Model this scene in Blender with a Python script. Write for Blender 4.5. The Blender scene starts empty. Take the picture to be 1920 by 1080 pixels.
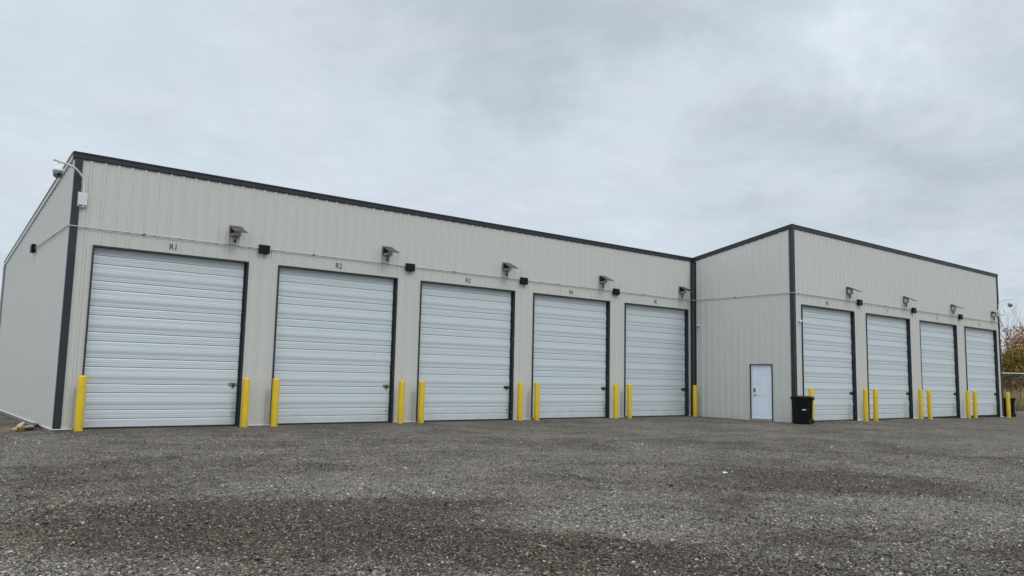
import bpy, math, random
import numpy as np
from mathutils import Vector, Matrix, noise as mnoise

random.seed(11)
rng = np.random.default_rng(11)
S = bpy.context.scene
COL = S.collection
PI = math.pi
R = math.radians

# ------------------------------------------------------------------ camera
CAM_POS = Vector((-3.252, -20.776, 1.42))
YAW, PITCH, ROLL = R(38.609), R(6.444), R(1.222)
fw = Vector((math.sin(YAW) * math.cos(PITCH), math.cos(YAW) * math.cos(PITCH), math.sin(PITCH)))
rt = Vector((math.cos(YAW), -math.sin(YAW), 0))
up = rt.cross(fw)
rt2 = rt * math.cos(ROLL) + up * math.sin(ROLL)
up2 = -rt * math.sin(ROLL) + up * math.cos(ROLL)
cam = bpy.data.cameras.new('camera')
cam.lens = 27.685
cam.sensor_width = 36
cam.clip_start = 0.1
cam.clip_end = 6000
camo = bpy.data.objects.new('camera', cam)
COL.objects.link(camo)
m = Matrix((rt2, up2, -fw)).transposed().to_4x4()
m.translation = CAM_POS
camo.matrix_world = m
S.camera = camo

# ------------------------------------------------------------------ world
SUN_DIR = Vector((0.16, -0.68, 0.72)).normalized()
SUN_EL = math.asin(SUN_DIR.z)
SUN_ROT = math.atan2(SUN_DIR.x, SUN_DIR.y)
W = bpy.data.worlds.new('World')
S.world = W
W.use_nodes = True
nt = W.node_tree
nt.nodes.clear()


class NG:
    """tiny helper for node graphs"""
    def __init__(self, tree):
        self.t = tree

    def n(self, typ, **kw):
        nd = self.t.nodes.new(typ)
        for k, v in kw.items():
            setattr(nd, k, v)
        return nd

    def put(self, sock, v):
        if hasattr(v, 'is_output'):
            self.t.links.new(v, sock)
        elif v is not None:
            sock.default_value = v

    def math(self, op, a, b=None, clamp=False):
        nd = self.n('ShaderNodeMath', operation=op, use_clamp=clamp)
        self.put(nd.inputs[0], a)
        self.put(nd.inputs[1], b)
        return nd.outputs[0]

    def vmath(self, op, a, b=None, scale=None):
        nd = self.n('ShaderNodeVectorMath', operation=op)
        self.put(nd.inputs[0], a)
        if b is not None:
            self.put(nd.inputs[1], b)
        if scale is not None:
            self.put(nd.inputs['Scale'], scale)
        return nd.outputs['Value'] if op in ('LENGTH', 'DOT_PRODUCT', 'DISTANCE') else nd.outputs[0]

    def mapr(self, v, a, b, c, d, smooth=True):
        nd = self.n('ShaderNodeMapRange')
        nd.interpolation_type = 'SMOOTHSTEP' if smooth else 'LINEAR'
        self.put(nd.inputs['Value'], v)
        for nm, x in (('From Min', a), ('From Max', b), ('To Min', c), ('To Max', d)):
            self.put(nd.inputs[nm], x)
        return nd.outputs[0]

    def noise(self, vec, scale, detail=4, rough=0.5, dist=0.0, out='Fac'):
        nd = self.n('ShaderNodeTexNoise')
        self.put(nd.inputs['Vector'], vec)
        nd.inputs['Scale'].default_value = scale
        nd.inputs['Detail'].default_value = detail
        nd.inputs['Roughness'].default_value = rough
        nd.inputs['Distortion'].default_value = dist
        return nd.outputs[out]

    def mix(self, fac, a, b, blend='MIX'):
        nd = self.n('ShaderNodeMix', data_type='RGBA', blend_type=blend)
        self.put(nd.inputs[0], fac)
        for s, v in ((6, a), (7, b)):
            if isinstance(v, tuple) and len(v) == 3:
                v = (*v, 1)
            self.put(nd.inputs[s], v)
        return nd.outputs[2]

    def ramp(self, fac, stops):
        nd = self.n('ShaderNodeValToRGB')
        cr = nd.color_ramp
        while len(cr.elements) < len(stops):
            cr.elements.new(0.5)
        for e, (p, c) in zip(cr.elements, stops):
            e.position = p
            e.color = (*c, 1) if len(c) == 3 else c
        self.put(nd.inputs[0], fac)
        return nd.outputs[0]

    def comb(self, x, y, z):
        nd = self.n('ShaderNodeCombineXYZ')
        for s, v in zip(nd.inputs, (x, y, z)):
            self.put(s, v)
        return nd.outputs[0]

    def sep(self, v):
        nd = self.n('ShaderNodeSeparateXYZ')
        self.put(nd.inputs[0], v)
        return nd.outputs


g = NG(nt)
tc = g.n('ShaderNodeTexCoord')
D = tc.outputs['Generated']
dx, dy, dz = g.sep(D)
den = g.math('ADD', g.math('MAXIMUM', dz, 0.0), 0.16)
uv = g.comb(g.math('DIVIDE', dx, den), g.math('DIVIDE', dy, den), 0.0)
n1 = g.noise(uv, 1.15, 7, 0.55, 0.35)
n2 = g.noise(uv, 3.4, 6, 0.58, 0.5)
warp = g.noise(D, 5.0, 5, 0.6, 0.0, 'Color')
Dw = g.vmath('ADD', D, g.vmath('SCALE', g.vmath('SUBTRACT', warp, (0.5, 0.5, 0.5)), scale=0.30))
base = g.math('ADD', g.math('MULTIPLY', n1, 0.60), g.math('MULTIPLY', n2, 0.40))
n3 = g.noise(uv, 9.0, 6, 0.62, 0.6)
acc = g.math('ADD', g.math('MULTIPLY', g.math('SUBTRACT', base, 0.5), 1.0), g.math('MULTIPLY', g.math('SUBTRACT', n3, 0.5), 0.30))
# broad soft cloud masses, placed by compass direction and height in the sky
for (px, py, rad, amp) in [(1110, 40, .18, -.17), (1290, 110, .13, -.12), (1000, 120, .12, -.12), (860, 10, .12, -.10), (1390, 300, .14, -.10), (1560, 270, .15, -.10),
                           (1740, 250, .15, -.14), (1900, 200, .13, -.16), (1880, 30, .10, -.12), (1680, 70, .085, .40),
                           (1590, 120, .065, .30), (1460, 122, .06, .24), (1330, 170, .07, .20), (1210, 215, .09, .20),
                           (1820, 90, .09, .24), (200, 200, .26, .10), (560, 250, .22, .06), (700, 70, .14, -.10), (760, 170, .08, .10), (1100, 420, .12, .10),
                           (1300, 360, .06, .08), (1800, 420, .10, -.06)]:
    d = (fw + rt2 * ((px - 960) / 1476.5) - up2 * ((py - 540) / 1476.5)).normalized()
    dist = g.vmath('DISTANCE', Dw, tuple(d))
    acc = g.math('ADD', acc, g.mapr(dist, 0.0, rad * 1.25, amp, 0.0))
val = g.math('ADD', acc, 0.60, clamp=True)
cloud = g.ramp(val, [(0.0, (0.430, 0.490, 0.535)), (0.30, (0.515, 0.590, 0.645)), (0.55, (0.620, 0.705, 0.765)), (0.80, (0.690, 0.785, 0.850)), (1.0, (0.79, 0.87, 0.92))])
lift = g.mapr(dz, 0.50, 0.90, 1.0, 2.3)          # an overcast sky is brightest overhead
back = g.vmath('DOT_PRODUCT', D, (-0.96, -0.26, 0.0))    # thinner cloud towards the left
lift = g.math('MULTIPLY', lift, g.mapr(back, 0.05, 0.85, 1.0, 1.68))
lav = g.mapr(g.noise(uv, 2.1, 4, 0.6), 0.40, 0.62, 0.0, 1.0)
cloud = g.mix(1.0, cloud, g.mix(lav, (0.992, 0.996, 1.0), (1.025, 0.982, 1.02)), 'MULTIPLY')
cloud10 = g.vmath('SCALE', cloud, scale=g.math('MULTIPLY', lift, 10.0))
sky = g.n('ShaderNodeTexSky', sky_type='NISHITA')
sky.sun_disc = False
sky.sun_elevation = SUN_EL
sky.sun_rotation = SUN_ROT
skymix = g.mix(0.96, sky.outputs[0], cloud10)
bg = g.n('ShaderNodeBackground')
g.put(bg.inputs[0], skymix)
bg.inputs[1].default_value = 0.1
wo = g.n('ShaderNodeOutputWorld')
nt.links.new(bg.outputs[0], wo.inputs[0])

sun = bpy.data.lights.new('sun', 'SUN')
sun.energy = 0.85
sun.angle = R(14)
sun.color = (1.0, 0.965, 0.92)
suno = bpy.data.objects.new('sun', sun)
suno.rotation_euler = SUN_DIR.to_track_quat('Z', 'Y').to_euler()
COL.objects.link(suno)

S.view_settings.view_transform = 'Standard'
S.view_settings.look = 'None'
S.view_settings.gamma = 1
S.view_settings.use_curve_mapping = False
S.view_settings.exposure = 0.0


# ------------------------------------------------------------------ materials
def mat(name, color, rough=0.5, metal=0.0, spec=0.5, var=0.0, vscale=3.0, bump=0.0, bscale=40.0, stretch=None):
    M = bpy.data.materials.new(name)
    M.use_nodes = True
    t = M.node_tree
    G = NG(t)
    b = t.nodes['Principled BSDF']
    b.inputs['Base Color'].default_value = (*color, 1)
    b.inputs['Roughness'].default_value = rough
    b.inputs['Metallic'].default_value = metal
    b.inputs['Specular IOR Level'].default_value = spec
    pos = None
    if var or bump:
        pos = G.n('ShaderNodeNewGeometry').outputs['Position']
        if stretch:
            pos = G.vmath('MULTIPLY', pos, stretch)
    if var:
        f = G.noise(pos, vscale, 5, 0.6)
        lo = tuple(c * (1 - var) for c in color)
        hi = tuple(min(1, c * (1 + var)) for c in color)
        G.put(b.inputs['Base Color'], G.ramp(f, [(0.3, lo), (0.7, hi)]))
        G.put(b.inputs['Roughness'], G.mapr(f, 0.3, 0.7, max(0.05, rough - 0.06), min(1, rough + 0.06)))
    if bump:
        bp = G.n('ShaderNodeBump')
        bp.inputs['Strength'].default_value = bump
        bp.inputs['Distance'].default_value = 0.004
        G.put(bp.inputs['Height'], G.noise(pos, bscale, 3, 0.6))
        t.links.new(bp.outputs[0], b.inputs['Normal'])
    return M


def panel_material():
    """painted ribbed steel: off-white, faint runs below the eave, a little splash dirt near the gravel"""
    M = bpy.data.materials.new('painted_steel_panel')
    M.use_nodes = True
    G = NG(M.node_tree)
    b = M.node_tree.nodes['Principled BSDF']
    P = G.n('ShaderNodeNewGeometry').outputs['Position']
    x, y, z = G.sep(P)
    streak = G.noise(G.vmath('MULTIPLY', P, (9, 9, 0.35)), 1.0, 4, 0.6)
    blot = G.noise(P, 0.6, 4, 0.55)
    c = G.mix(G.mapr(streak, 0.35, 0.75, 0.0, 0.11), (0.545, 0.536, 0.486), (0.470, 0.462, 0.418))
    c = G.mix(G.mapr(blot, 0.35, 0.7, 0.0, 0.13), c, (0.50, 0.50, 0.47))
    spl = G.noise(G.vmath('MULTIPLY', P, (1.5, 1.5, 1.5)), 1.6, 5, 0.65)
    dirt = G.math('MULTIPLY', G.mapr(z, 0.0, 0.30, 1.0, 0.0), G.mapr(spl, 0.36, 0.72, 0.0, 0.45))
    c = G.mix(dirt, c, (0.40, 0.37, 0.31))
    G.put(b.inputs['Base Color'], c)
    b.inputs['Roughness'].default_value = 0.34
    b.inputs['Specular IOR Level'].default_value = 0.5
    bp = G.n('ShaderNodeBump')
    bp.inputs['Strength'].default_value = 0.10
    bp.inputs['Distance'].default_value = 0.02
    G.put(bp.inputs['Height'], G.noise(G.vmath('MULTIPLY', P, (2.2, 2.2, 1.0)), 1.3, 3, 0.5))
    M.node_tree.links.new(bp.outputs[0], b.inputs['Normal'])
    return M


def door_material():
    M = bpy.data.materials.new('roll_up_door_steel')
    M.use_nodes = True
    G = NG(M.node_tree)
    b = M.node_tree.nodes['Principled BSDF']
    P = G.n('ShaderNodeNewGeometry').outputs['Position']
    grain = G.noise(G.vmath('MULTIPLY', P, (0.8, 0.8, 46)), 1.6, 5, 0.65)
    big = G.noise(G.vmath('MULTIPLY', P, (0.25, 0.25, 3.0)), 1.0, 4, 0.6)
    c = G.mix(G.mapr(grain, 0.35, 0.68, 0.0, 0.34), (0.545, 0.592, 0.604), (0.436, 0.480, 0.495))
    c = G.mix(G.mapr(big, 0.35, 0.7, 0.0, 0.15), c, (0.44, 0.48, 0.495))
    z = G.sep(P)[2]
    dn = G.noise(P, 2.2, 5, 0.65)
    c = G.mix(G.math('MULTIPLY', G.mapr(z, 0.0, 0.60, 1.0, 0.0), G.mapr(dn, 0.40, 0.7, 0.0, 0.50)), c, (0.44, 0.42, 0.38))
    G.put(b.inputs['Base Color'], c)
    G.put(b.inputs['Roughness'], G.mapr(grain, 0.3, 0.7, 0.30, 0.46))
    bp = G.n('ShaderNodeBump')
    bp.inputs['Strength'].default_value = 0.10
    bp.inputs['Distance'].default_value = 0.006
    G.put(bp.inputs['Height'], grain)
    M.node_tree.links.new(bp.outputs[0], b.inputs['Normal'])
    return M


def trim_white_rusty():
    M = bpy.data.materials.new('base_flashing')
    M.use_nodes = True
    G = NG(M.node_tree)
    b = M.node_tree.nodes['Principled BSDF']
    P = G.n('ShaderNodeNewGeometry').outputs['Position']
    f = G.noise(P, 3.5, 4, 0.6)
    G.put(b.inputs['Base Color'], G.ramp(f, [(0.62, (0.72, 0.71, 0.67)), (0.68, (0.36, 0.17, 0.09))]))
    b.inputs['Roughness'].default_value = 0.4
    return M


def concrete_material():
    M = bpy.data.materials.new('foundation_concrete')
    M.use_nodes = True
    G = NG(M.node_tree)
    b = M.node_tree.nodes['Principled BSDF']
    P = G.n('ShaderNodeNewGeometry').outputs['Position']
    f = G.noise(P, 5, 6, 0.65)
    G.put(b.inputs['Base Color'], G.ramp(f, [(0.3, (0.19, 0.160, 0.130)), (0.7, (0.32, 0.275, 0.23))]))
    b.inputs['Roughness'].default_value = 0.9
    return M


M_PANEL = panel_material()
M_DOOR = door_material()
M_BASE = trim_white_rusty()
M_CONC = concrete_material()
M_TRIM = mat('charcoal_trim_paint', (0.026, 0.031, 0.038), 0.42, spec=0.35, var=0.12, vscale=2.0)
M_RAKE = mat('light_rake_trim', (0.55, 0.56, 0.54), 0.35, var=0.05)
M_ROOF = mat('roof_sheet', (0.32, 0.33, 0.33), 0.4)
M_BLACK = mat('black_plastic', (0.006, 0.006, 0.007), 0.5, spec=0.25, var=0.15)
M_BOX = mat('black_box_metal', (0.004, 0.005, 0.008), 0.45, spec=0.22)
M_RUB = mat('black_rubber', (0.015, 0.015, 0.016), 0.8)
M_BIN = mat('bin_plastic', (0.003, 0.003, 0.0035), 0.5, spec=0.16, var=0.2, vscale=6, bump=0.15, bscale=120)
M_WHITE = mat('white_enamel', (0.64, 0.66, 0.67), 0.35)
M_EDOOR = mat('entry_door_paint', (0.72, 0.77, 0.83), 0.40, var=0.03, vscale=1.5)
M_GALV = mat('galvanised_steel', (0.42, 0.43, 0.43), 0.40, metal=0.6, var=0.12, vscale=14)
M_ZINC = mat('zinc_latch', (0.30, 0.28, 0.24), 0.42, metal=0.7, var=0.35, vscale=40)
M_DARKM = mat('dark_latch', (0.03, 0.03, 0.033), 0.4, metal=0.3)
M_CHROME = mat('satin_chrome', (0.25, 0.25, 0.25), 0.3, metal=1.0)
M_LENS = mat('beige_lens', (0.56, 0.48, 0.36), 0.35, var=0.05)
M_SENSOR = mat('grey_sensor', (0.12, 0.125, 0.13), 0.4)
M_SOLAR = mat('solar_glass', (0.016, 0.018, 0.020), 0.22, var=0.2, vscale=20)
M_CAMG = mat('camera_grey_shell', (0.19, 0.20, 0.21), 0.3)
M_GLASS = mat('camera_glass', (0.008, 0.008, 0.010), 0.08)
M_LET = mat('black_lettering', (0.008, 0.008, 0.008), 0.5)


def bollard_material():
    M = bpy.data.materials.new('bollard_sleeve')
    M.use_nodes = True
    G = NG(M.node_tree)
    b = M.node_tree.nodes['Principled BSDF']
    P = G.n('ShaderNodeNewGeometry').outputs['Position']
    f = G.noise(G.vmath('MULTIPLY', P, (14, 14, 4)), 1.0, 5, 0.65)
    c = G.ramp(f, [(0.3, (0.60, 0.390, 0.004)), (0.7, (0.70, 0.480, 0.010))])
    sc = G.noise(G.vmath('MULTIPLY', P, (30, 30, 9)), 1.0, 6, 0.75)
    c = G.mix(G.mapr(sc, 0.62, 0.74, 0.0, 0.55), c, (0.33, 0.235, 0.03))
    z = G.sep(P)[2]
    d = G.math('MULTIPLY', G.mapr(z, -0.05, 0.30, 1.0, 0.0), G.mapr(G.noise(P, 9, 5, 0.7), 0.42, 0.68, 0.0, 0.6))
    c = G.mix(d, c, (0.20, 0.16, 0.09))
    G.put(b.inputs['Base Color'], c)
    G.put(b.inputs['Roughness'], G.mapr(f, 0.3, 0.7, 0.38, 0.55))
    return M


M_BOLL = bollard_material()


def wood_mat(name, c):
    return mat(name, c, 0.8, var=0.3, vscale=14, bump=0.4, bscale=30)


def stain(G, P2, c, a, b):
    """soft round-ish patch on the ground, two half axes in metres (vectors)"""
    ax, ay = a
    bx, by = b
    det = ax * by - ay * bx
    v = G.vmath('SUBTRACT', P2, (c[0], c[1], 0))
    u = G.vmath('DOT_PRODUCT', v, (by / det, -bx / det, 0))
    w = G.vmath('DOT_PRODUCT', v, (-ay / det, ax / det, 0))
    return G.vmath('LENGTH', G.comb(u, w, 0.0))


def gravel_color(G, P, island=None):
    """returns colour, height"""
    wet = G.noise(P, 0.45, 5, 0.6, 0.3)
    med = G.noise(P, 3.0, 5, 0.65)
    warp = G.noise(P, 1.4, 4, 0.6, 0.0, 'Color')
    P2 = G.vmath('ADD', P, G.vmath('SCALE', G.vmath('SUBTRACT', warp, (0.5, 0.5, 0.5)), scale=1.5))
    f = G.mapr(wet, 0.35, 0.68, -0.30, 0.30)
    rd = Vector((0.62, 0.785))
    rx = Vector((0.785, -0.62))
    for (cx, cy, a, b, amp) in [(0.5, -13.5, 2.3, 1.5, .62), (-1.3, -13.3, 1.3, 1.3, .50), (-0.84, -8.9, 1.5, 2.0, .22),
                                (7.81, -14.37, 2.0, 2.0, .40), (1.2, -15.8, 1.5, 1.0, .55), (3.9, -17.4, 1.3, 1.0, .32),
                                (2.57, -14.95, 1.3, .9, -.50), (6.45, -16.12, 1.7, .8, -.40), (2.0, -11.4, 1.5, 1.5, -.40), (5.2, -15.4, 1.2, .6, .25),
                                (2.33, -8.2, 1.6, 1.0, .18), (15, -11.3, 2.5, 1.7, .22), (-2.3, -13.6, .6, .8, -.35), (-1.6, -14.6, .9, .5, -.3), (11, -8.5, 2.4, 1.2, .16), (19, -9.5, 3, 1.2, .16)]:
        dd = Vector((cx, cy)) - Vector((CAM_POS.x, CAM_POS.y))
        dd.normalize()
        per = Vector((dd.y, -dd.x))
        r = stain(G, P2, (cx, cy), per * a, dd * b)
        f = G.math('ADD', f, G.mapr(r, 0.25, 1.45, amp * 1.4, 0.0))
    f = G.math('ADD', f, G.mapr(med, 0.3, 0.7, -0.22, 0.22))
    f = G.math('ADD', f, G.mapr(G.noise(P, 1.1, 6, 0.68), 0.33, 0.67, -0.26, 0.26))
    f = G.math('ADD', f, 0.42, clamp=True)         # 0 = pale loose stone, 1 = dark bound fines
    vo = G.n('ShaderNodeTexVoronoi', feature='F1')
    G.put(vo.inputs['Vector'], P)
    vo.inputs['Scale'].default_value = 66
    vb = G.n('ShaderNodeTexVoronoi', feature='F1')
    G.put(vb.inputs['Vector'], P)
    vb.inputs['Scale'].default_value = 31
    rnd = island if island is not None else G.sep(vo.outputs['Color'])[0]
    rnd2 = G.sep(vb.outputs['Color'])[1]
    pale = G.ramp(rnd, [(0.0, (0.020, 0.019, 0.018)), (0.30, (0.072, 0.070, 0.067)), (0.62, (0.142, 0.139, 0.135)), (0.92, (0.238, 0.231, 0.222)), (1.0, (0.47, 0.45, 0.41))])
    dark = G.ramp(rnd, [(0.0, (0.009, 0.008, 0.007)), (0.35, (0.034, 0.030, 0.026)), (0.75, (0.074, 0.067, 0.059)), (0.94, (0.140, 0.128, 0.114)), (1.0, (0.36, 0.33, 0.29))])
    c = G.mix(f, pale, dark)
    tint = G.noise(P, 0.8, 4, 0.6)
    c = G.mix(G.mapr(tint, 0.45, 0.75, 0.0, 0.45), c, G.mix(1.0, c, (1.12, 1.02, 0.84), 'MULTIPLY'))
    if island is None:
        c = G.mix(0.55, c, G.mix(1.0, c, G.ramp(rnd2, [(0.0, (0.35, 0.35, 0.35)), (0.5, (0.95, 0.95, 0.95)), (1.0, (1.6, 1.58, 1.52))]), 'MULTIPLY'))
        grit = G.noise(P, 9.0, 6, 0.75)
        c = G.mix(0.75, c, G.mix(1.0, c, G.ramp(grit, [(0.30, (0.45, 0.45, 0.45)), (0.5, (1, 1, 1)), (0.70, (1.65, 1.63, 1.6))]), 'MULTIPLY'))
    h = G.math('ADD', G.math('MULTIPLY', vo.outputs['Distance'], -0.014), G.math('MULTIPLY', vb.outputs['Distance'], -0.016))
    c = G.mix(1.0, c, (1.17, 1.06, 0.91), 'MULTIPLY')
    return c, h


def ground_material():
    M = bpy.data.materials.new('gravel_yard')
    M.use_nodes = True
    G = NG(M.node_tree)
    b = M.node_tree.nodes['Principled BSDF']
    P = G.n('ShaderNodeNewGeometry').outputs['Position']
    c, h = gravel_color(G, P)
    x, y, z = G.sep(P)
    wob = G.noise(P, 0.5, 4, 0.6)
    far = G.math('ADD', x, G.math('MULTIPLY', wob, 5.0))
    gm = G.mapr(far, 57.5, 59.0, 0.0, 1.0)
    soil = G.ramp(G.noise(P, 1.6, 6, 0.7), [(0.3, (0.10, 0.08, 0.05)), (0.7, (0.24, 0.19, 0.10))])
    c = G.mix(gm, c, soil)
    G.put(b.inputs['Base Color'], c)
    b.inputs['Roughness'].default_value = 0.88
    b.inputs['Specular IOR Level'].default_value = 0.25
    bp = G.n('ShaderNodeBump')
    bp.inputs['Strength'].default_value = 1.0
    bp.inputs['Distance'].default_value = 1.0
    G.put(bp.inputs['Height'], h)
    M.node_tree.links.new(bp.outputs[0], b.inputs['Normal'])
    return M


def stones_material():
    M = bpy.data.materials.new('loose_stones')
    M.use_nodes = True
    G = NG(M.node_tree)
    b = M.node_tree.nodes['Principled BSDF']
    ge = G.n('ShaderNodeNewGeometry')
    c, h = gravel_color(G, ge.outputs['Position'], ge.outputs['Random Per Island'])
    c = G.mix(1.0, c, (1.12, 1.12, 1.12), 'MULTIPLY')
    G.put(b.inputs['Base Color'], c)
    b.inputs['Roughness'].default_value = 0.8
    b.inputs['Specular IOR Level'].default_value = 0.3
    return M


# ------------------------------------------------------------------ mesh helpers
class MB:
    def __init__(self):
        self.v, self.f, self.mi, self.sm = [], [], [], []

    def add(self, verts, faces, mi=0, smooth=False):
        o = len(self.v)
        self.v.extend([tuple(p) for p in verts])
        for f in faces:
            self.f.append(tuple(i + o for i in f))
            self.mi.append(mi)
            self.sm.append(smooth)

    def box(self, x0, x1, y0, y1, z0, z1, mi=0, fr=None, bev=0.0):
        p = [(x0, y0, z0), (x1, y0, z0), (x1, y1, z0), (x0, y1, z0), (x0, y0, z1), (x1, y0, z1), (x1, y1, z1), (x0, y1, z1)]
        if fr:
            p = [fr(*q) for q in p]
        self.add(p, [(0, 3, 2, 1), (4, 5, 6, 7), (0, 1, 5, 4), (1, 2, 6, 5), (2, 3, 7, 6), (3, 0, 4, 7)], mi)

    def prism(self, poly, axis, a, b, mi=0, fr=None):
        """poly of 2-D points, extruded along axis 0/1/2 from a to b"""
        def mk(p, t):
            q = [0, 0, 0]
            o = [i for i in range(3) if i != axis]
            q[o[0]], q[o[1]], q[axis] = p[0], p[1], t
            return fr(*q) if fr else tuple(q)
        n = len(poly)
        vs = [mk(p, a) for p in poly] + [mk(p, b) for p in poly]
        fs = [tuple(range(n))[::-1], tuple(range(n, 2 * n))] + [(i, (i + 1) % n, n + (i + 1) % n, n + i) for i in range(n)]
        self.add(vs, fs, mi)

    def tube(self, pts, r, seg=10, mi=0, cap=True, smooth=True):
        pts = [Vector(p) for p in pts]
        rs = r if isinstance(r, (list, tuple)) else [r] * len(pts)
        rings = []
        prev = None
        for i, p in enumerate(pts):
            d = (pts[min(i + 1, len(pts) - 1)] - pts[max(i - 1, 0)]).normalized()
            a = Vector((0, 0, 1)) if abs(d.z) < 0.95 else Vector((1, 0, 0))
            if prev is not None:
                a = prev
            u = (a - d * a.dot(d)).normalized()
            prev = u
            w = d.cross(u)
            rings.append([p + (u * math.cos(2 * PI * k / seg) + w * math.sin(2 * PI * k / seg)) * rs[i] for k in range(seg)])
        vs = [q for rg in rings for q in rg]
        fs = []
        for i in range(len(pts) - 1):
            for k in range(seg):
                fs.append((i * seg + k, i * seg + (k + 1) % seg, (i + 1) * seg + (k + 1) % seg, (i + 1) * seg + k))
        self.add(vs, fs, mi, smooth)
        if cap:
            self.add(rings[0], [tuple(range(seg))[::-1]], mi)
            self.add(rings[-1], [tuple(range(seg))], mi)

    def lathe(self, prof, c=(0, 0, 0), seg=20, mi=0, smooth=True):
        vs, fs = [], []
        for (r, z) in prof:
            for k in range(seg):
                vs.append((c[0] + r * math.cos(2 * PI * k / seg), c[1] + r * math.sin(2 * PI * k / seg), c[2] + z))
        for i in range(len(prof) - 1):
            for k in range(seg):
                fs.append((i * seg + k, i * seg + (k + 1) % seg, (i + 1) * seg + (k + 1) % seg, (i + 1) * seg + k))
        self.add(vs, fs, mi, smooth)

    def disc(self, c, d, r, h, seg=14, mi=0):
        c = Vector(c)
        d = Vector(d).normalized()
        self.tube([c, c + d * h], r, seg, mi)

    def build(self, name, mats, parent=None):
        me = bpy.data.meshes.new(name)
        me.from_pydata(self.v, [], self.f)
        me.polygons.foreach_set('material_index', self.mi)
        me.polygons.foreach_set('use_smooth', self.sm)
        for mm in (mats if isinstance(mats, (list, tuple)) else [mats]):
            me.materials.append(mm)
        me.update()
        o = bpy.data.objects.new(name, me)
        COL.objects.link(o)
        if parent is not None:
            o.parent = parent
        return o


def tag(o, label=None, cat=None, group=None, kind=None):
    if label:
        o['label'] = label
    if cat:
        o['category'] = cat
    if group:
        o['group'] = group
    if kind:
        o['kind'] = kind
    return o


def thing(name, label, cat, loc=(0, 0, 0), rotz=0.0, group=None):
    o = bpy.data.objects.new(name, None)
    o.empty_display_size = 0.2
    o.location = loc
    o.rotation_euler = (0, 0, rotz)
    COL.objects.link(o)
    return tag(o, label, cat, group)


def copy_tree(o, parent=None):
    c = o.copy()
    COL.objects.link(c)
    if parent is not None:
        c.parent = parent
    for ch in list(o.children):
        copy_tree(ch, c)
    return c


def frame(O, t, n):
    O, t, n = Vector(O), Vector(t), Vector(n)
    return lambda s, d, z: tuple(O + t * s + n * d + Vector((0, 0, z)))


def sstep(a, b, x):
    t = np.clip((x - a) / (b - a), 0, 1)
    return t * t * (3 - 2 * t)


# ------------------------------------------------------------------ ground
def ground_h(x, y):
    x = np.asarray(x, float)
    y = np.asarray(y, float)
    h = -0.012 + 0 * x
    h = h - 0.095 * sstep(0.55, -0.25, x) * sstep(-1.6, 0.2, y)
    h = h - 0.075 * sstep(30, 42, x)
    yard = sstep(-1.0, -4.0, y)
    h = h + yard * (0.018 * np.sin(x * 0.9 + 0.6 * np.sin(y * 0.7)) * np.sin(y * 0.8 + 1.0) + 0.010 * np.sin(x * 2.3 + y * 1.7))
    h = h + 1.5 * sstep(56, 76, x) + 0.12 * sstep(54, 60, x) * np.sin(y * 1.3) * np.sin(x * 0.9)
    return h


def axis_coords(lo, hi, step, far):
    a = list(np.arange(lo, hi + 1e-6, step))
    d, p = step, hi
    while p < far:
        d *= 1.35
        p += d
        a.append(p)
    d, p = step, lo
    while p > -far:
        d *= 1.35
        p -= d
        a.insert(0, p)
    return np.array(a)


xs = axis_coords(-8, 80, 0.4, 2500)
ys = axis_coords(-22, 14, 0.3, 2500)
X, Y = np.meshgrid(xs, ys, indexing='xy')
Z = ground_h(X, Y)
nx, ny = len(xs), len(ys)
verts = np.stack([X.ravel(), Y.ravel(), Z.ravel()], 1)
ii = (np.arange(ny - 1)[:, None] * nx + np.arange(nx - 1)[None]).ravel()
faces = np.stack([ii, ii + 1, ii + nx + 1, ii + nx], 1)


def np_mesh(name, v, f, material, smooth=False):
    me = bpy.data.meshes.new(name)
    k = f.shape[1]
    me.vertices.add(len(v))
    me.vertices.foreach_set('co', np.ascontiguousarray(v, np.float32).ravel())
    me.loops.add(f.size)
    me.loops.foreach_set('vertex_index', np.ascontiguousarray(f, np.int32).ravel())
    me.polygons.add(len(f))
    me.polygons.foreach_set('loop_start', np.arange(0, f.size, k, dtype=np.int32))
    me.polygons.foreach_set('loop_total', np.full(len(f), k, np.int32))
    me.polygons.foreach_set('use_smooth', np.full(len(f), smooth, bool))
    me.update(calc_edges=True)
    me.materials.append(material)
    o = bpy.data.objects.new(name, me)
    COL.objects.link(o)
    return o


tag(np_mesh('ground', verts, faces, ground_material(), True), kind='structure')

# distant hill, seen past the right end of the building
hv, hf = [], []
az = np.linspace(R(45), R(135), 90)
for j, (rad, k) in enumerate([(800, 0.0), (880, 0.55), (960, 1.0), (1200, 0.8)]):
    for a in az:
        env = math.sin((a - R(45)) / R(90) * PI) ** 0.5
        hh = (40 + 9 * math.sin(a * 23) + 6 * math.sin(a * 51 + 1) + 2.5 * math.sin(a * 150)) * env
        hv.append((CAM_POS.x + math.sin(a) * rad, CAM_POS.y + math.cos(a) * rad, -2 + hh * k + 2 * math.sin(a * 90 + j)))
na = len(az)
for j in range(3):
    for i in range(na - 1):
        hf.append((j * na + i, j * na + i + 1, (j + 1) * na + i + 1, (j + 1) * na + i))
M_HILL = mat('dry_hillside', (0.165, 0.150, 0.170), 0.95, var=0.25, vscale=0.02)
tag(np_mesh('hills', np.array(hv), np.array(hf), M_HILL, True), kind='structure')

# ------------------------------------------------------------------ building
L, DW = 22.99, 4.603            # length of the main front, projection of the wing
LC = 19.256
HA, HC, HB = 6.507, 7.308, 5.10
DEP = 11.96
OPH = 4.305
A0, AP, AW = 0.543, 4.591, 3.70
C0, CP, CW = 0.567, 4.805, 3.792

bld = thing('storage_building', 'long L-shaped off-white ribbed steel storage building with charcoal trim and nine roll-up doors', 'building')

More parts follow.
